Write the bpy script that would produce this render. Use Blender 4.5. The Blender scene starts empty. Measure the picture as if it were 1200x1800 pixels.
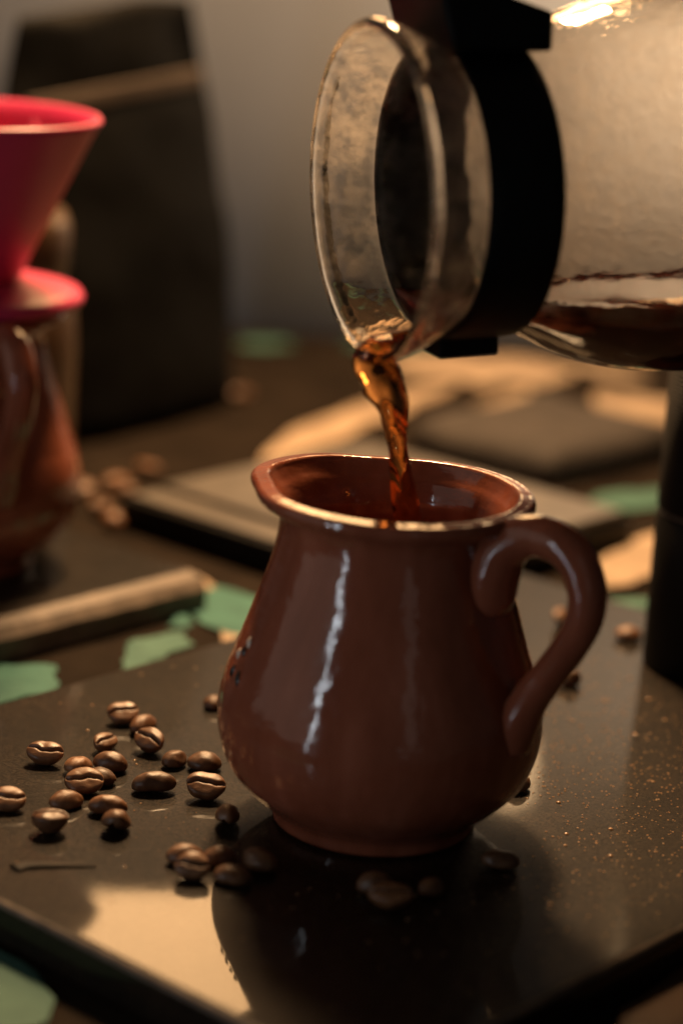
import bpy, bmesh, math, random
from mathutils import Vector, Matrix, noise
from math import sin, cos, pi, radians, exp

S = bpy.context.scene
COL = S.collection

# ---------------------------------------------------------------- camera
cd = bpy.data.cameras.new('camera')
cam = bpy.data.objects.new('camera', cd); COL.objects.link(cam); S.camera = cam
cam.matrix_world = Matrix.Translation((-.0148, -.6642, .2916)) @ Matrix.Rotation(radians(90 - 15.5), 4, 'X') @ Matrix.Rotation(radians(3.5), 4, 'Z')
cd.sensor_fit = 'VERTICAL'; cd.sensor_height = 36; cd.lens = 85
cd.clip_start = .02; cd.clip_end = 50
cd.dof.use_dof = True; cd.dof.focus_distance = .728; cd.dof.aperture_fstop = 4.5

# ---------------------------------------------------------------- light
S.view_settings.view_transform = 'Standard'; S.view_settings.look = 'None'
S.view_settings.exposure = 0; S.view_settings.gamma = 1
w = bpy.data.worlds.new('World'); S.world = w; w.use_nodes = True
bg = w.node_tree.nodes['Background']; bg.inputs[0].default_value = (1, .82, .66, 1); bg.inputs[1].default_value = .022

def lamp(name, loc, target, sx, sy, power, color, spread=180):
    l = bpy.data.lights.new(name, 'AREA'); l.shape = 'RECTANGLE'; l.size = sx; l.size_y = sy
    l.energy = power; l.color = color; l.spread = radians(spread)
    o = bpy.data.objects.new(name, l); COL.objects.link(o); o.location = loc
    o.rotation_euler = (Vector(target) - Vector(loc)).to_track_quat('-Z', 'Y').to_euler()
    return o
lamp('ceiling_lamp', (-.05, .48, .64), (-.02, 0, .02), .10, .10, 12, (1, .62, .31))
lamp('warm_lamp', (-.065, .72, .54), (-.02, -.1, .05), .25, .20, 2.4, (1, .55, .23))
lamp('shelf_lamp', (.085, .72, .285), (.03, .1, .05), .06, .06, .13, (1, .62, .30))
lamp('wall_wash', (.32, .64, .24), (.15, .80, .15), .08, .10, .50, (1, .72, .46), 110)  # added out-of-view light, brightens the wall seen through the carafe
lamp('window_gap', (-.62, -.60, .10), (0, 0, .07),   .0065, .55, .9, (.86, .93, 1))
lamp('side_fill', (-1.45, -.45, .55), (0, 0, .07), 1.5, 1.5, 2.2, (1, .82, .68))  # added soft area light, fill for the pitcher's left side
lamp('band_light', (.45, -1.25, .50), (0, 0, .07), .22, 1.1, .13, (1, .88, .78))  # added tall light behind the camera, makes a pale band on the glaze
S.cycles.use_denoising = True
S.cycles.max_bounces = 14; S.cycles.transmission_bounces = 12; S.cycles.transparent_max_bounces = 12
S.cycles.sample_clamp_indirect = 4

# ---------------------------------------------------------------- materials
def mat(name):
    m = bpy.data.materials.new(name); m.use_nodes = True
    nt = m.node_tree
    return m, nt, nt.nodes['Principled BSDF'], nt.nodes['Material Output']
def N(nt, t, **kw):
    n = nt.nodes.new(t)
    for k, v in kw.items():
        if k in n.inputs: n.inputs[k].default_value = v
        else: setattr(n, k, v)
    return n
def coords(nt, scale=(1, 1, 1)):
    tc = N(nt, 'ShaderNodeTexCoord'); mp = N(nt, 'ShaderNodeMapping', Scale=scale)
    nt.links.new(tc.outputs['Object'], mp.inputs[0]); return mp.outputs[0]
def noise_tex(nt, vec, scale, detail=4, rough=.55):
    n = N(nt, 'ShaderNodeTexNoise', Scale=scale, Detail=detail, Roughness=rough)
    nt.links.new(vec, n.inputs['Vector']); return n.outputs[0]
def ramp(nt, fac, stops):
    r = N(nt, 'ShaderNodeValToRGB'); e = r.color_ramp.elements
    while len(e) < len(stops): e.new(.5)
    for i, (p, c) in enumerate(stops): e[i].position = p; e[i].color = (*c, 1) if len(c) == 3 else c
    nt.links.new(fac, r.inputs[0]); return r.outputs[0]
def bump(nt, h, strength, dist, normal=None):
    b = N(nt, 'ShaderNodeBump', Strength=strength, Distance=dist)
    nt.links.new(h, b.inputs['Height'])
    if normal is not None: nt.links.new(normal, b.inputs['Normal'])
    return b.outputs[0]

def simple(name, c1, c2, rough, nscale=60, bs=.2, bd=.0004, bscale=None, spec=.5, r2=None, vscale=(1, 1, 1)):
    m, nt, p, o = mat(name); v = coords(nt, vscale)
    n = noise_tex(nt, v, nscale, 5)
    nt.links.new(ramp(nt, n, [(.3, c1), (.7, c2)]), p.inputs['Base Color'])
    p.inputs['Specular IOR Level'].default_value = spec
    if r2 is None: p.inputs['Roughness'].default_value = rough
    else: nt.links.new(ramp(nt, noise_tex(nt, v, nscale * 1.7, 4), [(.3, (rough,) * 3), (.7, (r2,) * 3)]), p.inputs['Roughness'])
    nt.links.new(bump(nt, noise_tex(nt, v, bscale or nscale * 3, 4), bs, bd), p.inputs['Normal'])
    return m

def glaze_mat():
    m, nt, p, o = mat('brown_glaze')
    v = coords(nt, (1, 1, .18)); v2 = coords(nt)
    n = noise_tex(nt, v, 90, 4)
    nt.links.new(ramp(nt, n, [(.3, (.21, .060, .031)), (.52, (.26, .078, .042)), (.74, (.33, .110, .064))]), p.inputs['Base Color'])
    nt.links.new(ramp(nt, noise_tex(nt, v2, 120, 5), [(.3, (.06,) * 3), (.75, (.14,) * 3)]), p.inputs['Roughness'])
    b0 = bump(nt, noise_tex(nt, v2, 115, 3, .45), .36, .0012)
    b1 = bump(nt, noise_tex(nt, coords(nt, (.5, .5, 2.2)), 170, 3, .55), .30, .0006, b0)
    b2 = bump(nt, noise_tex(nt, v2, 900, 3), .07, .0002, b1)
    nt.links.new(b2, p.inputs['Normal'])
    p.inputs['Specular IOR Level'].default_value = .55
    return m

def slab_mat():
    m, nt, p, o = mat('dark_stone'); v = coords(nt)
    g1 = ramp(nt, noise_tex(nt, v, 1250, 2, .6), [(.42, (.002, .0015, .001)), (.64, (.034, .022, .013))])
    g2 = ramp(nt, noise_tex(nt, v, 45, 6, .65), [(.3, (.55,) * 3), (.7, (1.2,) * 3)])
    mg = N(nt, 'ShaderNodeMix', data_type='RGBA', blend_type='MULTIPLY'); mg.inputs[0].default_value = 1
    nt.links.new(g1, mg.inputs[6]); nt.links.new(g2, mg.inputs[7]); nt.links.new(mg.outputs[2], p.inputs['Base Color'])
    p.inputs['Roughness'].default_value = .45; p.inputs['Specular IOR Level'].default_value = .08
    nt.links.new(bump(nt, noise_tex(nt, v, 1700, 3, .7), .75, .0005), p.inputs['Normal'])
    p.inputs['Coat Weight'].default_value = .66; p.inputs['Coat IOR'].default_value = 1.36
    nt.links.new(ramp(nt, noise_tex(nt, v, 22, 5, .6), [(.3, (.03,) * 3), (.72, (.09,) * 3)]), p.inputs['Coat Roughness'])
    nt.links.new(bump(nt, noise_tex(nt, v, 30, 2), .03, .002), p.inputs['Coat Normal'])
    return m

def glass_mat(name, haze0, haze1, dscale, bs, rough=.01, tint=(1, .97, .93)):
    m, nt, p, o = mat(name); nt.nodes.remove(p); v = coords(nt)
    n = noise_tex(nt, v, dscale, 3, .5); fine = noise_tex(nt, v, dscale * 7, 3, .6)
    tz = N(nt, 'ShaderNodeTexCoord'); sz = N(nt, 'ShaderNodeSeparateXYZ'); nt.links.new(tz.outputs['Object'], sz.inputs[0])
    zr = N(nt, 'ShaderNodeMapRange'); zr.inputs[1].default_value = .016; zr.inputs[2].default_value = .020; zr.inputs[3].default_value = 1; zr.inputs[4].default_value = .12
    nt.links.new(sz.outputs[2], zr.inputs[0]); fm = N(nt, 'ShaderNodeMath', operation='MULTIPLY'); nt.links.new(fine, fm.inputs[0]); nt.links.new(zr.outputs[0], fm.inputs[1])
    nrm = bump(nt, fm.outputs[0], bs * .5, .0003, bump(nt, n, bs, .0030))
    g = N(nt, 'ShaderNodeBsdfGlass', Color=(*tint, 1), Roughness=rough, IOR=1.47); nt.links.new(nrm, g.inputs['Normal'])
    t = N(nt, 'ShaderNodeBsdfTranslucent', Color=(.85, .76, .66, 1)); d = N(nt, 'ShaderNodeBsdfDiffuse', Color=(.7, .62, .54, 1))
    a = N(nt, 'ShaderNodeMixShader', Fac=.4); nt.links.new(t.outputs[0], a.inputs[1]); nt.links.new(d.outputs[0], a.inputs[2])
    x = N(nt, 'ShaderNodeMixShader'); nt.links.new(g.outputs[0], x.inputs[1]); nt.links.new(a.outputs[0], x.inputs[2])
    mm = N(nt, 'ShaderNodeMath', operation='MULTIPLY')
    nt.links.new(ramp(nt, noise_tex(nt, v, dscale * 2.4, 6, .75), [(.42, (haze0,) * 3), (.66, (haze1,) * 3)]), mm.inputs[0])
    nt.links.new(ramp(nt, noise_tex(nt, v, dscale * .4, 4, .6), [(.35, (.25,) * 3), (.65, (1,) * 3)]), mm.inputs[1])
    # no condensation where the glass is wetted by the coffee
    tc = N(nt, 'ShaderNodeTexCoord'); sx = N(nt, 'ShaderNodeSeparateXYZ'); nt.links.new(tc.outputs['Object'], sx.inputs[0])
    mr = N(nt, 'ShaderNodeMapRange'); mr.inputs[1].default_value = -.0330; mr.inputs[2].default_value = -.0300
    nt.links.new(sx.outputs[0], mr.inputs[0]); m2 = N(nt, 'ShaderNodeMath', operation='MULTIPLY')
    zh = N(nt, 'ShaderNodeMapRange'); zh.inputs[1].default_value = .014; zh.inputs[2].default_value = .024; zh.inputs[3].default_value = 1.7; zh.inputs[4].default_value = .55
    nt.links.new(sz.outputs[2], zh.inputs[0]); m3 = N(nt, 'ShaderNodeMath', operation='MULTIPLY'); nt.links.new(mm.outputs[0], m3.inputs[0]); nt.links.new(zh.outputs[0], m3.inputs[1])
    nt.links.new(m3.outputs[0], m2.inputs[0]); nt.links.new(mr.outputs[0], m2.inputs[1])
    nt.links.new(m2.outputs[0], x.inputs[0])
    nt.links.new(x.outputs[0], o.inputs['Surface']); return m

def liquid_mat(name, col, rough=.02, bs=.0, tr=1):
    m, nt, p, o = mat(name)
    p.inputs['Base Color'].default_value = (*col, 1); p.inputs['Transmission Weight'].default_value = tr
    p.inputs['Roughness'].default_value = rough; p.inputs['IOR'].default_value = 1.34
    if bs: nt.links.new(bump(nt, noise_tex(nt, coords(nt), 110, 3), bs, .002), p.inputs['Normal'])
    return m

def bean_mat(name, c1, c2):
    m, nt, p, o = mat(name); v = coords(nt, (1, 1.6, 1))
    n = noise_tex(nt, v, 260, 6, .65)
    base = ramp(nt, n, [(.28, c1), (.72, c2)])
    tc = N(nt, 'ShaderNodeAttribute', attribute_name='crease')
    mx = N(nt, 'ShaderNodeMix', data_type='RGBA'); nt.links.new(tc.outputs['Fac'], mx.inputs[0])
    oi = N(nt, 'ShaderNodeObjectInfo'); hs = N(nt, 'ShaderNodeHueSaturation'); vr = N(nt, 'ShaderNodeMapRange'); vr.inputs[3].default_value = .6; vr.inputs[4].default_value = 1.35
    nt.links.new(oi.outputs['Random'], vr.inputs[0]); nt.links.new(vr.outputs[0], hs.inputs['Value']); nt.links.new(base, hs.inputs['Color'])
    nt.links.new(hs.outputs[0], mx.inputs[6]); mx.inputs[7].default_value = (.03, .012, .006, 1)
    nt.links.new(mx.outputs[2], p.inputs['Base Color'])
    nt.links.new(ramp(nt, noise_tex(nt, v, 150, 3), [(.3, (.33,) * 3), (.7, (.52,) * 3)]), p.inputs['Roughness'])
    b1 = bump(nt, n, .35, .0006); b2 = bump(nt, noise_tex(nt, v, 1400, 3), .2, .0002, b1)
    nt.links.new(b2, p.inputs['Normal'])
    return m

def knurl_mat():
    m, nt, p, o = mat('knurled_black'); tc = N(nt, 'ShaderNodeTexCoord'); sp = N(nt, 'ShaderNodeSeparateXYZ')
    nt.links.new(tc.outputs['Object'], sp.inputs[0])
    def wave(axis, sc):
        k = N(nt, 'ShaderNodeMath', operation='MULTIPLY'); k.inputs[1].default_value = sc; nt.links.new(sp.outputs[axis], k.inputs[0])
        s = N(nt, 'ShaderNodeMath', operation='SINE'); nt.links.new(k.outputs[0], s.inputs[0]); return s
    a = wave(2, 4200)
    nt.links.new(bump(nt, a.outputs[0], .8, .0006), p.inputs['Normal'])
    p.inputs['Base Color'].default_value = (.012, .010, .009, 1); p.inputs['Roughness'].default_value = .45; p.inputs['Specular IOR Level'].default_value = .08
    return m

M = dict(
    glaze=glaze_mat(), slab=slab_mat(),
    glass=glass_mat('carafe_glass', .0, .16, 55, .23),
    coffee=liquid_mat('coffee_stream', (.74, .29, .075), .02, .16),
    coffee_dark=liquid_mat('coffee_deep', (.075, .012, .005), .03, .15, .25),
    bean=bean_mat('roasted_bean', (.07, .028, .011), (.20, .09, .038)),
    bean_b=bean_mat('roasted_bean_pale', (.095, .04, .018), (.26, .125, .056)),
    black=simple('black_plastic', (.003, .003, .003), (.006, .006, .006), .5, 80, .1, .0002, spec=.14),
    knurl=knurl_mat(),
    red=simple('red_plastic', (.54, .026, .095), (.60, .034, .11), .38, 40, .08, .0003),
    bag=simple('black_bag_film', (.0018, .0015, .0012), (.0035, .003, .0024), .6, 18, .6, .004, 26, spec=.1),
    tie=simple('tan_paper', (.055, .038, .027), (.10, .07, .05), .6, 80),
    wall=simple('grey_plaster', (.50, .51, .53), (.58, .59, .61), .85, 3, .1, .001, 200),
    cloth=simple('brown_cloth', (.011, .0075, .005), (.024, .0165, .011), .85, 30, .5, .0006, 1100, spec=.05),
    teal=simple('teal_print', (.015, .085, .07), (.04, .17, .13), .8, 40, .4, .0005, 1100),
    mint=simple('mint_print', (.025, .09, .07), (.065, .165, .125), .8, 40, .4, .0005, 1100),
    beige=simple('beige_print', (.26, .18, .115), (.48, .345, .225), .8, 40, .4, .0005, 1100),
    grey=simple('grey_top', (.10, .088, .075), (.15, .13, .11), .33, 50, .1, .0003),
    napkin=simple('dark_napkin', (.028, .021, .016), (.05, .038, .03), .8, 60, .5, .0008, 900),
    amber=simple('amber_ceramic', (.05, .026, .012), (.09, .048, .024), .3, 30, .3, .002, 30),
    drop=simple('backlit_droplet', (.32, .18, .09), (.5, .29, .15), .15, 300, .0, .0001, spec=.8),  # warm tan imitates backlight glowing through the drops
    crumb=simple('crumb', (.05, .022, .01), (.2, .1, .05), .6, 400),
    chip=simple('chipped_black', (.006, .004, .003), (.012, .008, .006), .35, 300),
    pale=simple('chip_highlight', (.55, .42, .32), (.65, .5, .4), .35, 300),  # painted white highlights on the black chips
    edge=simple('rough_lit_edge', (.085, .062, .045), (.19, .14, .10), .6, 120, .5, .001, 300),  # rough stone; on the slab bevels its pale tone is painted lamplight
    paper=simple('pale_paper', (.6, .46, .30), (.7, .55, .38), .8, 100),
    sliver=simple('dark_sliver', (.008, .005, .004), (.02, .012, .008), .7, 300, spec=.2),
)

# ---------------------------------------------------------------- helpers
def mesh(name, verts, faces, smooth=True):
    me = bpy.data.meshes.new(name); me.from_pydata([tuple(v) for v in verts], [], faces)
    bm = bmesh.new(); bm.from_mesh(me); bmesh.ops.recalc_face_normals(bm, faces=bm.faces); bm.to_mesh(me); bm.free()
    if smooth: me.polygons.foreach_set('use_smooth', [True] * len(me.polygons))
    return me
def obj(name, me, material, parent=None, label=None, cat=None, group=None, kind=None):
    o = bpy.data.objects.new(name, me); COL.objects.link(o)
    if material is not None and not me.materials: me.materials.append(material)
    o.parent = parent
    if label: o['label'] = label
    if cat: o['category'] = cat
    if group: o['group'] = group
    if kind: o['kind'] = kind
    return o
def thing(name, label, cat, loc=(0, 0, 0), rz=0, group=None):
    o = bpy.data.objects.new(name, None); COL.objects.link(o); o.location = loc; o.rotation_euler.z = rz
    o.empty_display_size = .01
    o['label'] = label; o['category'] = cat
    if group: o['group'] = group
    return o
def catmull(P, n):
    P = [Vector(p) for p in P]; Q = [P[0] * 2 - P[1]] + P + [P[-1] * 2 - P[-2]]; out = []
    for i in range(1, len(Q) - 2):
        a, b, c, d = Q[i - 1:i + 3]
        for k in range(n):
            t = k / n
            out.append(.5 * ((2 * b) + (c - a) * t + (2 * a - 5 * b + 4 * c - d) * t * t + (3 * b - a - 3 * c + d) * t ** 3))
    out.append(P[-1]); return out
def lathe(name, prof, seg=96, f=None, closed=False):
    """prof = list of (r, z); poles where r == 0; f(r,theta,z)->(r,z) deforms"""
    V, F, rings = [], [], []
    for p in prof:
        r, z = p[0], p[1]
        if r < 1e-6: rings.append([len(V)]); V.append((0, 0, z)); continue
        R = []
        for k in range(seg):
            t = 2 * pi * k / seg; rr, zz = (r, z) if f is None else f(r, t, z)
            R.append(len(V)); V.append((rr * cos(t), rr * sin(t), zz))
        rings.append(R)
    pairs = list(zip(rings, rings[1:])) + ([(rings[-1], rings[0])] if closed else [])
    for A, B in pairs:
        for k in range(seg):
            k2 = (k + 1) % seg
            if len(A) == 1 and len(B) == 1: continue
            if len(A) == 1: F.append((A[0], B[k], B[k2]))
            elif len(B) == 1: F.append((A[k], B[0], A[k2]))
            else: F.append((A[k], B[k], B[k2], A[k2]))
    return mesh(name, V, F)
def sweep(name, pts, rad, side, seg=20, lobes=None):
    """pts: Vectors; rad: list of (in-plane, along side); side: fixed side vector; capped"""
    V, F = [], []; n = len(pts); side = Vector(side).normalized()
    for i, p in enumerate(pts):
        t = (pts[min(i + 1, n - 1)] - pts[max(i - 1, 0)]).normalized(); b = t.cross(side).normalized(); s = b.cross(t)
        for k in range(seg):
            a = 2 * pi * k / seg; m = 1 if lobes is None else lobes(i / (n - 1), a)
            V.append(p + b * (rad[i][0] * cos(a) * m) + s * (rad[i][1] * sin(a) * m))
    for i in range(n - 1):
        for k in range(seg):
            k2 = (k + 1) % seg; F.append((i * seg + k, i * seg + k2, (i + 1) * seg + k2, (i + 1) * seg + k))
    for i, r in ((0, 0), (n - 1, (n - 1) * seg)):
        V.append(pts[i]); c = len(V) - 1
        for k in range(seg): F.append((c, r + k, r + (k + 1) % seg))
    return mesh(name, V, F)
def bevel_poly(name, poly, z0, z1, bev=.001, segs=3, axis=None):
    """prism of 2D polygon, bevelled"""
    bm = bmesh.new()
    a = [bm.verts.new((x, y, z0)) for x, y in poly]; b = [bm.verts.new((x, y, z1)) for x, y in poly]; n = len(poly)
    bm.faces.new(a[::-1]); bm.faces.new(b)
    for i in range(n): bm.faces.new((a[i], a[(i + 1) % n], b[(i + 1) % n], b[i]))
    bmesh.ops.recalc_face_normals(bm, faces=bm.faces)
    if bev: bmesh.ops.bevel(bm, geom=bm.edges[:], offset=bev, segments=segs, profile=.6, affect='EDGES')
    me = bpy.data.meshes.new(name); bm.to_mesh(me); bm.free()
    me.polygons.foreach_set('use_smooth', [True] * len(me.polygons))
    return me

# frame of the slabs: u runs back-left, v runs back-right from the front corner
UX, UY, VX, VY, FX, FY = -.7515, .6597, .6597, .7515, -.0002, -.1591
def uv(u, v): return (FX + u * UX + v * VX, FY + u * UY + v * VY)
ZS = .014       # slab top above the cloth

# ---------------------------------------------------------------- structure
def box(name, x0, x1, y0, y1, z0, z1, m, bev=0, **kw):
    return obj(name, bevel_poly(name, [(x0, y0), (x1, y0), (x1, y1), (x0, y1)], z0, z1, bev), m, **kw)
wall = box('wall', -2, 2, .80, .85, -.4, 1.6, M['wall'], kind='structure')
cloth = box('tablecloth', -1.2, 1.2, -.21, .79, -.012, 0, M['cloth'], .003, kind='structure')

LZ = [.0006]
def leaf(base, tip, width, m, bend=0., blunt=.5):
    LZ[0] += .00015; b, t = Vector((*base, LZ[0])), Vector((*tip, LZ[0])); d = t - b; n = Vector((-d.y, d.x, 0)).normalized()
    V, F = [], []; K = 14
    for i in range(K + 1):
        s = i / K; c = b + d * s + n * (bend * sin(pi * s)); hw = width * .5 * (sin(pi * min(max(s, .001), .999)) ** blunt) * (1 + .35 * noise.noise(Vector((s * 5, LZ[0] * 9e4, 1))))
        V += [c + n * hw, c, c - n * hw * (1 + .4 * noise.noise(Vector((s * 6, LZ[0] * 7e4, 4))))]
    for i in range(K):
        a = 3 * i; F += [(a, a + 1, a + 4, a + 3), (a + 1, a + 2, a + 5, a + 4)]
    obj('printed_leaf', mesh('printed_leaf', V, F), m, cloth)
def patch(pts, m):
    # a crumpled corner of printed cloth
    LZ[0] += .00015; A_, B_, C_, D_ = [Vector((*p, 0)) for p in pts]; V, F = [], []; K = 12
    for i in range(K + 1):
        for j in range(K + 1):
            a, b = i / K, j / K; p = (A_ * (1 - a) + B_ * a) * (1 - b) + (D_ * (1 - a) + C_ * a) * b
            e = min(a, 1 - a, b, 1 - b) * 4; w = Vector((noise.noise(p * 130), noise.noise(p * 130 + Vector((7, 1, 3))), 0)) * .003
            p = p + w; p.z = LZ[0] + .0045 * min(e, 1) * abs(noise.noise(p * 75 + Vector((1, 5, 2)))); V.append(p)
    for i in range(K):
        for j in range(K): q = i * (K + 1) + j; F.append((q, q + 1, q + K + 2, q + K + 1))
    obj('printed_leaf', mesh('printed_leaf', V, F), m, cloth)
patch([(-.1448, .1510), (-.1127, .1572), (-.1092, .1317), (-.1368, .1052)], M['teal'])
patch([(-.0885, .1501), (-.0905, .1860), (-.0715, .2050), (-.0675, .1868)], M['mint'])
patch([(-.0775, .2065), (-.0747, .2380), (-.0712, .2370), (-.0695, .2100)], M['teal'])
leaf((-.052, .17), (-.072, .275), .010, M['beige'], -.006, .7)
leaf((-.048, .20), (-.062, .26), .03, M['teal'], 0, .6)
leaf((-.16, -.055), (-.082, -.115), .045, M['mint'], 0, .4)
leaf((-.082, .738), (-.050, .75), .024, M['mint'], 0, .5)
leaf((-.02, .76), (.04, .77), .03, M['mint'], 0, .5)
leaf((.10, .42), (.16, .455), .03, M['mint'], 0, .5)
leaf((-.055, .46), (.045, .665), .028, M['beige'], .006, .5)
leaf((.005, .70), (.115, .715), .075, M['beige'], 0, .4)
leaf((.02, .53), (.085, .66), .022, M['beige'], -.006, .6)
leaf((.125, .66), (.185, .545), .055, M['beige'], .008, .45)
leaf((.085, .285), (.150, .395), .034, M['beige'], -.004, .5)
leaf((.075, .26), (.125, .272), .012, M['mint'], 0, .5)
leaf((.115, .74), (.155, .70), .025, M['beige'], 0, .5)
leaf((.066, -.105), (.11, -.052), .022, M['amber'], 0, .5)
leaf((.20, .30), (.30, .42), .05, M['teal'], 0, .5)
leaf((-.30, .40), (-.22, .52), .05, M['mint'], 0, .5)
leaf((-.24, .05), (-.21, .12), .03, M['beige'], 0, .5)

# ---------------------------------------------------------------- slabs
def slab(u0, u1, v0, v1, label, bev=.0028):
    me = bevel_poly('serving_slab', [uv(u0, v0), uv(u1, v0), uv(u1, v1), uv(u0, v1)], .0004, ZS, bev, 4)
    me.materials.append(M['slab']); me.materials.append(M['edge'])
    for f in me.polygons:
        if .30 < f.normal.z < .985: f.material_index = 1  # bevels coloured paler to imitate a lamp highlight along the edge
    return obj('serving_slab', me, None, None, label, 'slab', 'dark stone slabs on the table')
slab(0, .249, 0, .357, 'glossy dark stone slab under the pouring pitcher, scattered with coffee beans')
sl2 = slab(.3165, .56, -.10, .252, 'dark stone slab at left under the pitcher that carries the red dripper', .0012)
V, F = [], []; K = 40
for i in range(K + 1):
    vv = -.099 + .350 * i / K
    for (uu, zz) in ((.3165, .0006), (.3070, .0006), (.3066, .0092), (.3100, .0128), (.3165, .0141)):
        q = .0006 * noise.noise(Vector((vv * 90, uu * 300, zz * 300))); x, y = uv(uu + q, vv); V.append((x, y, zz + (q * .5 if .001 < zz < .014 else 0)))
for i in range(K):
    for k in range(5): a = i * 5; F.append((a + k, a + (k + 1) % 5, a + 5 + (k + 1) % 5, a + 5 + k))
F += [(0, 1, 2, 3, 4), tuple(K * 5 + k for k in range(5))]
obj('rough_edge', mesh('rough_edge', V, F, False), M['edge'], sl2)

# kitchen scale behind
scale = thing('coffee_scale', 'flat black scale with grey top lying behind the pouring pitcher', 'scale', (*uv(.34, .39), 0))
def local(o, me): 
    for v in me.vertices: v.co -= o.location
    return me
sc0 = [uv(.256, .303), uv(.412, .303), uv(.412, .462), uv(.256, .462)]
obj('body', local(scale, bevel_poly('scale_body', sc0, .0005, .0135, .0015)), M['black'], scale)
sc1 = [uv(.259, .306), uv(.409, .306), uv(.409, .322), uv(.259, .322)]
obj('front_strip', local(scale, bevel_poly('scale_strip', sc1, .0132, .0150, .0006)), M['grey'], scale)
sc2 = [uv(.259, .325), uv(.409, .325), uv(.409, .459), uv(.259, .459)]
obj('platform', local(scale, bevel_poly('scale_platform', sc2, .0132, .0170, .0008)), M['grey'], scale)

# ---------------------------------------------------------------- pitchers
OUT = [(.0285, 0), (.0298, .0010), (.0301, .0034), (.0314, .0056), (.0366, .0095), (.0430, .0165), (.0464, .025), (.0473, .0335), (.0462, .042),
       (.0437, .0495), (.0405, .059), (.0373, .069), (.0345, .078), (.0326, .086), (.0323, .0905), (.0331, .0937), (.0352, .0955), (.0380, .0958), (.0396, .0970),
       (.0403, .0982), (.0402, .0996), (.0394, .1006), (.0384, .10075), (.0372, .1009), (.0360, .10105), (.0352, .1007), (.0344, .0992), (.0331, .0972), (.0314, .0950), (.0298, .091), (.0292, .087), (.0315, .078), (.037, .062), (.042, .045), (.0435, .034), (.042, .022), (.035, .010), (.02, .006)]
def make_pitcher_meshes():
    prof = [(0, .0012), (.026, .0012)] + [(p.x, p.y) for p in catmull([(a, b, 0) for a, b in OUT], 5)] + [(0, .006)]
    TS = radians(140)
    def f(r, t, z):
        k = min(max((z - .072) / .028, 0), 1); k = k * k * (3 - 2 * k)
        d = (t - TS + pi) % (2 * pi) - pi
        m = 1 + k * (.115 * exp(-(d / .55) ** 4) - .02 * exp(-((abs(d) - .9) / .34) ** 2))
        m *= 1 + .0006 * sin(z * 1000 + 3 * noise.noise(Vector((z * 90, 0, 0)))) * (1 if z > .008 else 0)
        m *= 1 + .0035 * sin(2 * t + 1 + z * 40) + .002 * sin(3 * t + z * 90)
        return r * m, z + k * .0005 * exp(-(d / .5) ** 2) + .0003 * sin(2 * t + .6) * min(z / .02, 1)
    body = lathe('pitcher_body', prof, 128, f)
    hp = [(.0340, .0725), (.0346, .0765), (.0348, .0835), (.0378, .0918), (.0450, .0968), (.0534, .0970), (.0602, .0935), (.0645, .0858), (.0645, .0772), (.0607, .0683), (.0552, .0591), (.0498, .0505), (.0466, .0429), (.0452, .0345)]
    hr = [.0042, .0066, .0073, .0068, .0060, .0057, .0055, .0053, .0051, .0049, .0049, .0053, .0060, .0050]
    P = catmull([(a, 0, b) for a, b in hp], 6); Rr = catmull([(a, 0, 0) for a in hr], 6)
    handle = sweep('pitcher_handle', P, [(r.x, r.x * 1.12) for r in Rr], (0, 1, 0), 24)
    return body, handle
PB, PH = make_pitcher_meshes()
pit = thing('ceramic_pitcher', 'brown glazed ceramic pitcher in the middle, coffee being poured into it', 'pitcher', (0, 0, ZS + .0003), 0, 'brown glazed pitchers')
obj('body', PB, M['glaze'], pit)
h = obj('handle', PH, M['glaze'], pit); h.rotation_euler.z = radians(-35)
for (ta, z, dx, L, wd, tilt, mm) in [(196, .0478, 0, .0042, .0022, .15, 'chip'), (203, .0474, 0, .0048, .0024, -.45, 'chip'), (200, .0545, 0, .0034, .0018, -.3, 'chip'),
                                     (195.6, .0528, 0, .0036, .0022, .1, 'pale'), (201.5, .0575, 0, .0036, .0022, -.3, 'pale')]:  # dark strokes are chips, pale ones painted highlights
    V, F = [], []
    i0 = max(i for i in range(8, 14) if OUT[i][1] <= z); q0, q1 = OUT[i0], OUT[i0 + 1]
    r = q0[0] + (q1[0] - q0[0]) * (z - q0[1]) / (q1[1] - q0[1]) + .0007
    t = radians(ta)
    base = Vector((cos(t) * r, sin(t) * r, z)); nn = Vector((cos(t), sin(t), .3)).normalized(); tx = Vector((-sin(t), cos(t), 0)); ty = nn.cross(tx).normalized()
    a1 = (ty * cos(tilt) + tx * sin(tilt)); a2 = nn.cross(a1)
    for j, q in ((0, 1), (1, .75), (2, .35)):
        for i in range(12):
            a = 2 * pi * i / 12; V.append(base + a1 * (cos(a) * L * .5 * q) + a2 * (sin(a) * wd * .5 * q) + nn * (.00035 * j - .0003))
    for j in (0, 1):
        for i in range(12): F.append((j * 12 + i, j * 12 + (i + 1) % 12, j * 12 + 12 + (i + 1) % 12, j * 12 + 12 + i))
    F.append(tuple(range(24, 36)))
    obj('chip_and_glint', mesh('chip_and_glint', V, F), M[mm], pit)
pit2 = thing('ceramic_pitcher', 'brown glazed ceramic pitcher at left under the red dripper', 'pitcher', (-.1626, .2326, ZS + .0003), radians(-43), 'brown glazed pitchers')
obj('body', PB, M['glaze'], pit2)
h = obj('handle', PH, M['glaze'], pit2); h.rotation_euler.z = radians(-18)

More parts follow.
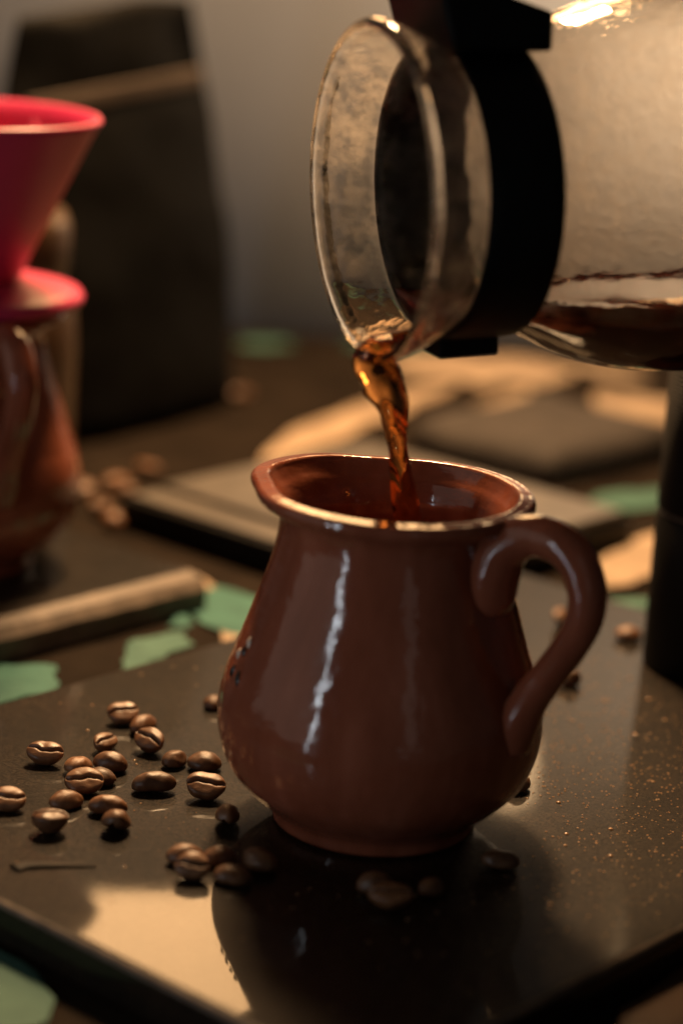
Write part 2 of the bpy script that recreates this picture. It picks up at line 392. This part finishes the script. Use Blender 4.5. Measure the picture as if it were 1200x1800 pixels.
# ---------------------------------------------------------------- red dripper on the second pitcher
dz = ZS + .1022 + .0006
dr = thing('coffee_dripper', 'red plastic cone dripper standing on the left pitcher', 'dripper', (-.1626, .2326, dz)); dr.scale = (.87, .87, .87)
cone = [(.018, .001), (.0225, .004), (.0235, .008), (.0265, .014), (.055, .0735), (.0575, .0775), (.0585, .0795), (.0575, .0810), (.0555, .0805), (.0525, .0745), (.0245, .015), (.0205, .008), (.018, .004)]
obj('cone', lathe('dripper_cone', cone, 72, None, True), M['red'], dr)
fl = [(.0205, .0002), (.050, 0), (.0525, .0012), (.0530, .0035), (.0515, .0058), (.046, .0072), (.030, .0085), (.0240, .0100), (.0205, .0100)]
obj('base_plate', lathe('dripper_plate', fl, 72, None, True), M['red'], dr)
hp = catmull([(-.047, 0, .066), (-.066, 0, .069), (-.078, 0, .060), (-.079, 0, .040), (-.070, 0, .022), (-.050, 0, .008)], 5)
obj('handle', sweep('dripper_handle', hp, [(.0035, .006)] * len(hp), (0, 1, 0), 14), M['red'], dr)
for k in range(12):
    P = []
    for i in range(9):
        s = i / 8; r = .0250 + (.0515 - .0250) * s; a = 2 * pi * k / 12 + 1.1 * s; P.append(Vector((r * cos(a), r * sin(a), .0165 + .0565 * s)))
    obj('rib', sweep('rib', P, [(.0008, .0008)] * 9, (0, 0, 1), 6), M['red'], dr)

# ---------------------------------------------------------------- glass carafe
A = Vector((.92847, .37141, .040)).normalized(); Hh = A.cross(Vector((0, 0, 1))).normalized(); Up = Hh.cross(A).normalized()
# local: z along the axis (mouth -> bottom), x up, y sideways
MC = Matrix((Up, A.cross(Up), A)).transposed().to_4x4(); MC.translation = Vector((-.0123, 0, .1990))
car = thing('glass_carafe', 'tilted glass coffee carafe with black collar pouring into the pitcher', 'carafe'); car.matrix_world = MC
go = [(.0455, -.0010), (.0468, -.0003), (.0474, .0016), (.0464, .0048), (.0445, .0095), (.0420, .0145), (.0398, .0180), (.0392, .0225), (.0392, .036), (.0397, .040),
      (.0430, .0468), (.0474, .0555), (.0512, .066), (.0537, .079), (.0549, .094), (.0552, .115), (.0540, .134), (.0500, .1405), (.040, .1435)]
gi = [(.040, .1415), (.0488, .1392), (.0528, .133), (.0541, .115), (.0538, .094), (.0526, .079), (.0501, .066), (.0463, .0555), (.0418, .0470), (.0379, .0400), (.0374, .036), (.0374, .0225),
      (.0380, .0180), (.0400, .0145), (.0421, .0095), (.0434, .0048), (.0438, .0018), (.0444, -.0004)]
gp = [(0, .144)] + [(p.x, p.y) for p in catmull([(a, b, 0) for a, b in go[::-1]], 4)] + [(p.x, p.y) for p in catmull([(a, b, 0) for a, b in gi[::-1]], 4)] + [(0, .142)]
obj('glass_body', lathe('carafe_glass', gp, 128), M['glass'], car)
band = [(.0397, .0180), (.0412, .0176), (.0417, .0184), (.0419, .0215), (.0419, .0360), (.0416, .0388), (.0410, .0396), (.0397, .0394)]
bo = obj('collar_band', lathe('collar', band, 96, None, True), M['black'], car)
def prism(name, poly, y0, y1, bev, parent):
    # polygon in (axial, radial) -> local (x = radial, z = axial)
    me = bevel_poly(name, poly, y0, y1, bev)
    for v in me.vertices: v.co = Vector((v.co.y, v.co.z, v.co.x))
    return obj(name, me, M['black'], parent)
prism('handle_mount', [(.0150, .0395), (.0435, .0395), (.0435, .0500), (.0300, .0545), (.0290, .0700), (.012, .0760), (.0085, .062)], -.021, .021, .0016, car)
hp = catmull([(.066, 0, .018), (.080, 0, .030), (.084, 0, .060), (.082, 0, .100), (.074, 0, .135)], 6)
obj('handle_grip', sweep('handle_grip', hp, [(.006, .010)] * len(hp), (0, 1, 0), 18), M['black'], car)
prism('collar_clasp', [(.0185, -.0400), (.0365, -.0400), (.0365, -.0458), (.0185, -.0462)], -.009, .009, .0008, car)

# coffee left in the carafe: the inside of the glass below the liquid level
inn = [(p.x + .0004, p.y) for p in catmull([(a, b, 0) for a, b in gi[::-1]], 4)]
lp = [(0, .017)] + [(r, z) for r, z in inn if .017 <= z <= .1405] + [(0, .1405)]
lm = lathe('carafe_coffee', lp, 160); lm.transform(MC)
bm = bmesh.new(); bm.from_mesh(lm)
bmesh.ops.bisect_plane(bm, geom=bm.verts[:] + bm.edges[:] + bm.faces[:], plane_co=(0, 0, .1680), plane_no=(0, 0, 1), clear_outer=True)
bmesh.ops.holes_fill(bm, edges=[e for e in bm.edges if e.is_boundary], sides=0)
bmesh.ops.recalc_face_normals(bm, faces=bm.faces); bm.to_mesh(lm); bm.free()
obj('carafe_coffee', lm, M['coffee_dark'], None, 'dark coffee lying in the bottom of the tilted glass carafe', 'coffee')

# ---------------------------------------------------------------- poured coffee
pc = thing('poured_coffee', 'amber stream of coffee falling from the carafe lip into the pitcher', 'coffee', (.006, 0, .05))
st = [(.012, .0045, .1625, .0012, .006), (.004, .002, .1598, .0016, .0068), (-.0035, 0, .1575, .0028, .0080), (-.0088, -.001, .1552, .0038, .0076), (-.0098, -.0015, .1510, .0046, .0066), (-.0064, -.0015, .1476, .0058, .0054),
      (-.0040, -.001, .1435, .0048, .0046), (-.0022, -.0005, .1385, .0040, .0040), (-.0008, 0, .1320, .0036, .0034), (.0002, 0, .126, .0033, .0032), (.0016, 0, .1195, .0031, .0031), (.0032, 0, .1110, .0032, .0030), (.0047, 0, .1030, .0031, .003), (.006, 0, .085, .003, .003), (.0068, 0, .052, .0036, .0036)]
P = catmull([s[:3] for s in st], 8); Rr = catmull([(s[3], s[4], 0) for s in st], 8)
lob = lambda t, a: 1 + .24 * min(max(t - .25, 0) * 4, 1) * cos(2 * a + t * 15) + .09 * min(max(t - .25, 0) * 4, 1) * cos(3 * a - t * 23) + .04 * sin(t * 44 + a) + .05 * noise.noise(Vector((cos(a) * 2, sin(a) * 2, t * 16)))
me = sweep('stream', P, [(r.x, r.y) for r in Rr], (0, 1, 0), 32, lob)
for v in me.vertices: v.co -= pc.location
obj('stream', me, M['coffee'], pc)
obj('pool', lathe('pool', [(0, -.028), (.030, -.027), (.0385, -.016), (.0392, .0), (.0390, .0012), (.02, .0010), (0, .0012)], 64, lambda r, t, z: (r, z)), M['coffee_dark'], pc)
for o in pc.children:
    if o.name.startswith('pool'): o.location = (-.006, 0, -.004)

# ---------------------------------------------------------------- grinder at right
gr = thing('hand_grinder', 'tall black ribbed cylinder of a hand grinder at the right edge', 'grinder', (.1215, .160, ZS + .0003))
obj('base', lathe('grinder_base', [(0, 0), (.0245, 0), (.0255, .001), (.0255, .056), (.0250, .0568), (0, .0568)], 72), M['black'], gr)
obj('ring', lathe('grinder_ring', [(0, .0568), (.0246, .0568), (.0246, .0580), (0, .0580)], 72), M['grey'], gr)
obj('body', lathe('grinder_body', [(0, .058), (.0250, .058), (.0255, .0588), (.0255, .134), (.0245, .135), (0, .135)], 72), M['knurl'], gr)
obj('lid', lathe('grinder_lid', [(0, .135), (.0235, .135), (.0235, .1415), (.021, .1435), (0, .1435)], 72), M['black'], gr)

# ---------------------------------------------------------------- coffee bag
wd = Vector((.55, .835, 0)).normalized()
bag = thing('coffee_bag', 'tall black stand-up coffee bag by the grey wall at left', 'bag', (-.1375, .543, .0005), math.atan2(wd.y, wd.x))
V, F = [], []; NZ, NA = 30, 64
for i in range(NZ + 1):
    t = i / NZ; z = .206 * t
    hw = .090 - .024 * t + .012 * sin(pi * t); hd = .034 * max(1 - t / .80, 0) ** .75 + .0022
    if i == 0: hw *= .96; hd *= .9
    for k in range(NA):
        a = 2 * pi * k / NA; x = hw * math.copysign(abs(cos(a)) ** .7, cos(a)); y = hd * math.copysign(abs(sin(a)) ** .9, sin(a))
        n = noise.noise(Vector((x * 26, y * 20, z * 22))) * .0045 * (.3 + t) + noise.noise(Vector((x * 70, 3, z * 60))) * .0012
        zt = z + (.004 * x / hw * t) + .002 * t * sin(x * 60)
        V.append((x - .010 * t, y + n * (1.0 if abs(sin(a)) > .2 else .4), zt))
for i in range(NZ):
    for k in range(NA): k2 = (k + 1) % NA; F.append((i * NA + k, i * NA + k2, (i + 1) * NA + k2, (i + 1) * NA + k))
F.append(tuple(range(NA))[::-1]); F.append(tuple(range(NZ * NA, NZ * NA + NA)))
obj('pouch', mesh('pouch', V, F), M['bag'], bag)
tie = bevel_poly('tin_tie', [(-.074, -.0070), (.060, -.0070), (.060, -.0045), (-.074, -.0045)], .162, .1705, .0008)
for v in tie.vertices: v.co.z += .07 * v.co.x
obj('tin_tie', tie, M['tie'], bag)

# ---------------------------------------------------------------- jar, napkin, scraps
jar = thing('storage_jar', 'tan ceramic jar half hidden behind the red dripper', 'jar', (-.182, .345, .0005))
obj('body', lathe('jar_body', [(0, 0), (.046, 0), (.0485, .003), (.0500, .02), (.0505, .075), (.049, .095), (.045, .104), (.0445, .108), (0, .108)], 64), M['amber'], jar)
obj('lid', lathe('jar_lid', [(0, .108), (.0455, .1082), (.0465, .111), (.0465, .128), (.044, .134), (.012, .137), (.009, .141), (.011, .148), (.006, .152), (0, .1525)], 64), M['amber'], jar)

V, F = [], []; n1, n2 = 26, 20; nb = n1 * n2
for j in range(2):
    for i in range(n1):
        for k in range(n2):
            x = i / (n1 - 1) * 2 - 1; y = k / (n2 - 1) * 2 - 1
            e = max(0, 1 - max(abs(x), abs(y)) ** 6) ** .5
            s = 1 - .05 * (abs(x * y) ** 2)
            z = (.0175 * e * (1 + .25 * noise.noise(Vector((x * 1.6, y * 1.6, 1)))) + .0006) if j == 0 else .0006
            V.append((x * .060 * s, y * .050 * s, z))
for i in range(n1 - 1):
    for k in range(n2 - 1):
        a = i * n2 + k; F.append((a, a + n2, a + n2 + 1, a + 1)); F.append((nb + a, nb + a + 1, nb + a + n2 + 1, nb + a + n2))
for i in range(n1 - 1):
    for k in (0, n2 - 1): a = i * n2 + k; F.append((a, a + n2, nb + a + n2, nb + a))
for k in range(n2 - 1):
    for i in (0, n1 - 1): a = i * n2 + k; F.append((a, a + 1, nb + a + 1, nb + a))
nap = obj('folded_napkin', mesh('folded_napkin', V, F), M['napkin'], None, 'dark brown folded cloth napkin on the table behind the pitcher handle', 'napkin')
nap.location = (.088, .525, .0008); nap.rotation_euler.z = radians(48)

# ---------------------------------------------------------------- coffee beans
def bean_mesh(seed, smoothface=False):
    rnd = random.Random(seed); off = Vector((rnd.random() * 9, rnd.random() * 9, rnd.random() * 9))
    V, F = [], []; A_, B_ = 60, 34; cr = []
    wob, ph = rnd.uniform(.0003, .0006), rnd.uniform(0, 6)
    L, Wd, D, Fl = .0054 * rnd.uniform(.90, 1.08), .0039 * rnd.uniform(.90, 1.06), .0036 * rnd.uniform(.9, 1.08), .0016
    for j in range(B_ + 1):
        th = pi * j / B_
        for i in range(A_):
            a = 2 * pi * i / A_; sx, sy, sz = sin(th) * cos(a), sin(th) * sin(a), cos(th)
            x = L * math.copysign(abs(sx) ** .92, sx); y = Wd * sy
            c = 0
            if sz > 0:
                z = Fl * sz ** .62
                line = wob * sin(x * 600 + ph) + .00012 * sin(x * 1900)
                g = exp(-((y - line) / .00042) ** 2) * min(1, max(0, (1.02 - abs(x) / L) * 6))
                lip = exp(-((abs(y - line) - .0010) / .0008) ** 2)
                z += 0.00014 * lip * sz - .0013 * g; c = g
            else: z = D * sz * (1 - .10 * sx * sx)
            p = Vector((x, y, z)); nz = noise.noise(p * 420 + off) * .00024 + noise.noise(p * 170 + off) * .00060
            p += p.normalized() * nz; V.append(p); cr.append(c)
    for j in range(B_):
        for i in range(A_):
            i2 = (i + 1) % A_; F.append((j * A_ + i, (j + 1) * A_ + i, (j + 1) * A_ + i2, j * A_ + i2))
    me = bpy.data.meshes.new('coffee_bean'); me.from_pydata([tuple(v) for v in V], [], F)
    me.polygons.foreach_set('use_smooth', [True] * len(me.polygons))
    at = me.attributes.new('crease', 'FLOAT', 'POINT'); at.data.foreach_set('value', cr)
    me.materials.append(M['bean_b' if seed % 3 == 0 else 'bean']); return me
BM = [bean_mesh(s) for s in range(1, 7)]
def bean(x, y, kind, yaw, tx, ty, sc, label, zs=ZS, group='coffee beans scattered on the stone slab', k=[0]):
    me = BM[k[0] % 6]; k[0] += 1
    o = obj('coffee_bean', me, None, None, label, 'coffee bean', group)
    R = Matrix.Rotation(radians(yaw), 4, 'Z') @ Matrix.Rotation(radians(tx), 4, 'X') @ Matrix.Rotation(radians(ty), 4, 'Y')
    if kind == 'd': R = R @ Matrix.Rotation(pi, 4, 'X')
    rb = random.Random(k[0] * 7 + 1); R = R @ Matrix.Diagonal((sc * rb.uniform(.9, 1.1), sc * rb.uniform(.88, 1.06), sc * rb.uniform(.85, 1.05), 1))
    mz = min((R @ v.co).z for v in me.vertices)
    o.matrix_world = Matrix.Translation((x, y, zs + .0001 - mz)) @ R
BEANS = [
 (-.0808, .0666, 'f', 25, 25, -8, 1.02, 'bean with its crease up, farthest back in the left group of beans'),
 (-.0738, .0605, 'd', 60, 0, 0, .98, 'rounded bean just right of the farthest bean in the left group'),
 (-.0837, .0420, 'f', 62, 20, 0, .98, 'small creased bean in front of the farthest bean, its crease running away from view'),
 (-.0701, .0424, 'f', -48, 30, 10, 1.05, 'creased bean tilted up on its side with a diagonal open crease'),
 (-.1009, .0274, 'f', -8, 28, 4, 1.05, 'lone creased bean at the far left behind the half cut-off bean'),
 (-.0899, .0226, 'd', 50, 8, 0, .95, 'round-backed bean between the lone left bean and the middle pile'),
 (-.0804, .0261, 'd', -14, 0, 5, 1.02, 'dark smooth bean directly below the small creased bean'),
 (-.0825, .0150, 'd', -12, 0, 0, 1.0, 'bean half hidden behind the long creased bean in the middle pile'),
 (-.0615, .0326, 'd', 55, 0, 0, .95, 'round bean between the diagonal creased bean and the bean touching the pitcher'),
 (-.0519, .0318, 'd', 5, 0, 0, 1.08, 'wrinkled bean lying against the left side of the pitcher'),
 (-.0660, .0107, 'd', 10, -8, -4, 1.12, 'smooth long bean lying alone in the open middle of the slab'),
 (-.0862, .0066, 'f', 4, 30, 0, 1.14, 'long bean with a straight horizontal crease in the middle pile'),
 (-.0500, .0074, 'f', 2, 32, 2, 1.14, 'open creased bean below the bean that touches the pitcher'),
 (-.0902, -.0048, 'd', 30, 10, 0, .98, 'stubby dark bean below the long bean with the straight crease'),
 (-.1063, -.0101, 'f', 12, 30, 0, 1.06, 'bean cut off by the left edge of the photo'),
 (-.0921, -.0240, 'f', 0, -4, 0, 1.14, 'flat bean lying lowest at the left, nearest the slab edge'),
 (-.0777, -.0081, 'd', 0, 0, 0, 1.02, 'bean partly covered by the upright bean in front of it'),
 (-.0738, -.0203, 'd', 84, 0, 22, 1.05, 'upright round bean seen end-on in front of another bean'),
 (-.0424, -.0111, 'd', 80, 0, 18, .96, 'dark round bean seen end-on beside the foot of the pitcher'),
 (-.0526, -.0395, 'd', 15, 0, 0, .98, 'bean behind the pale creased bean of the front group'),
 (-.0497, -.0505, 'f', 0, 42, 0, 1.06, 'pale bean facing forward with a horizontal crease, front group'),
 (-.0427, -.0392, 'd', 12, 0, 0, .9, 'small bean at the back of the front group, right of centre'),
 (-.0388, -.0507, 'd', -6, 0, 0, 1.04, 'smooth bean right of the pale forward-facing bean'),
 (-.0315, -.0405, 'd', -40, 0, 0, 1.06, 'rightmost bean of the front group, in the shade of the pitcher'),
 (-.0530, .0860, 'd', 70, 0, 0, .8, 'tiny bean peeking out behind the left flank of the pitcher'),
 (.0937, .1859, 'd', 0, 0, 0, 1.0, 'blurred bean beside the foot of the black grinder'),
 (.0675, .1304, 'd', 20, 0, 0, 1.0, 'blurred bean peeking out under the lower handle of the pitcher'),
 (.0704, .1983, 'f', 60, 20, 0, 1.0, 'blurred bean seen through the loop of the pitcher handle'),
 (.0446, .0297, 'd', 60, 0, 0, .9, 'bean half hidden behind the lower right flank of the pitcher'),
 (.0362, -.0287, 'd', 0, 0, 0, 1.0, 'dim bean in the shade right of the pitcher foot'),
 (.0007, -.0515, 'd', -5, 0, 0, 1.0, 'back left of three dim beans in front of the pitcher foot'),
 (.0046, -.0612, 'f', 0, 20, 0, 1.06, 'front one of three dim beans in front of the pitcher foot'),
 (.0159, -.0504, 'd', 60, 0, 0, .95, 'right one of three dim beans in front of the pitcher foot'),
]
for b in BEANS: bean(*b)
for i, (x, y, lab) in enumerate([
 (-.1318, .3864, 'blurred bean close to the left pitcher, leftmost at the back'), (-.1182, .4028, 'blurred bean at the back between left pitcher and scale'),
 (-.1202, .3581, 'blurred bean in the middle of the cluster left of the scale'), (-.1125, .3400, 'blurred front bean touching the left corner of the scale'),
 (-.1058, .4299, 'blurred bean farthest back beside the scale'), (-.1120, .3890, 'blurred bean along the left side of the scale'), (-.1354, .3641, 'blurred bean just behind the left pitcher, in front of its leftmost neighbour')]):
    bean(x, y, 'd' if i % 2 else 'f', 37 * i, 12, 0, 1.25, lab, 0, 'blurred coffee beans on the tablecloth')
bean(-.0734, .5992, 'd', 30, 0, 0, 1.3, 'lone blurred bean beside the foot of the black coffee bag', 0, 'blurred coffee beans on the tablecloth')

# pale scrap and dark sliver
V, F = [], []
for i in range(7):
    for k in range(4):
        x, y = i / 6 - .5, k / 3 - .5; V.append((x * .014, y * .010, .0016 * (x * 2) ** 2 + .0008 * noise.noise(Vector((x * 4, y * 4, 2))) + .0012))
for i in range(6):
    for k in range(3): a = i * 4 + k; F.append((a, a + 4, a + 5, a + 1))
sp = obj('paper_scrap', mesh('paper_scrap', V, F), M['paper'], None, 'small curled pale paper scrap on the slab beside the left pitcher', 'scrap')
md = sp.modifiers.new('thick', 'SOLIDIFY'); md.thickness = .0003
sp.location = (-.1325, .285, .0002); sp.rotation_euler.z = radians(25)
P = catmull([(-.0985, -.0510, ZS + .0003), (-.0955, -.0488, ZS + .0005), (-.0905, -.0478, ZS + .0006), (-.0835, -.0468, ZS + .0005), (-.0765, -.0462, ZS + .0005)], 5)
rr = [(.0007 * (1 - .75 * i / (len(P) - 1)), 0.0028 * (1 - .85 * i / (len(P) - 1))) for i in range(len(P))]
obj('dark_sliver', sweep('dark_sliver', P, rr, (0, 1, .05), 8), M['sliver'], None, 'thin dark bent sliver lying flat near the front left slab edge', 'sliver')

# ---------------------------------------------------------------- droplets
def droplets(name, spots, label):
    V, F = [], []
    for x, y, r in spots:
        b = len(V); hgt = r * .62
        for j in range(3):
            ph = j / 3 * pi / 2
            for i in range(8):
                a = 2 * pi * i / 8; V.append((x + r * cos(ph) * cos(a), y + r * cos(ph) * sin(a), ZS + .00005 + hgt * sin(ph)))
        V.append((x, y, ZS + .00005 + hgt)); t = len(V) - 1
        for j in range(2):
            for i in range(8): i2 = (i + 1) % 8; F.append((b + j * 8 + i, b + j * 8 + i2, b + j * 8 + 8 + i2, b + j * 8 + 8 + i))
        for i in range(8): F.append((b + 16 + i, b + 16 + (i + 1) % 8, t))
        F.append(tuple(b + i for i in range(8))[::-1])
    o = obj(name, mesh(name, V, F), M['drop'], None, label, 'droplets', None, 'stuff')
rnd = random.Random(4); sp = []
for i in range(2600):
    u, v = rnd.uniform(.01, .16), min(max(rnd.gauss(.20, .06), .02), .345); x, y = uv(u, v)
    if x * x + y * y < .05 ** 2: continue
    sp.append((x, y, rnd.choice((.00018, .00022, .00028, .00038))))
for i in range(60):
    u, v = rnd.uniform(.01, .14), rnd.uniform(.10, .33); x, y = uv(u, v)
    if x * x + y * y < .05 ** 2: continue
    sp.append((x, y, rnd.uniform(.0004, .00085)))
for i in range(26):
    u, v = rnd.uniform(.15, .24), rnd.uniform(.08, .24); x, y = uv(u, v)
    if x * x + y * y < .055 ** 2: continue
    sp.append((x, y, rnd.uniform(.00025, .0006)))
droplets('coffee_droplets', sp, 'fine splashed coffee droplets spread over the stone slab')

# crumbs and chaff round the beans
V, F = [], []; rnd = random.Random(11)
for i in range(260):
    bx, by = BEANS[rnd.randrange(24)][:2]; x, y = bx + rnd.gauss(0, .012), by + rnd.gauss(0, .012)
    if x * x + y * y < .050 ** 2: continue
    r = rnd.choice((.00012, .00018, .0003)) * rnd.uniform(.7, 1.5); b = len(V); a0 = rnd.uniform(0, 6)
    for k in range(4):
        a = a0 + k * pi / 2 + rnd.uniform(-.3, .3); V.append((x + r * cos(a) * rnd.uniform(.6, 1.3), y + r * sin(a), ZS + .00004))
    V.append((x, y, ZS + r * rnd.uniform(.5, 1.0)))
    F += [(b + k, b + (k + 1) % 4, b + 4) for k in range(4)] + [(b + 3, b + 2, b + 1, b)]
obj('bean_crumbs', mesh('bean_crumbs', V, F, False), M['crumb'], None, 'tiny bean crumbs and chaff scattered between the beans', 'crumbs', None, 'stuff')
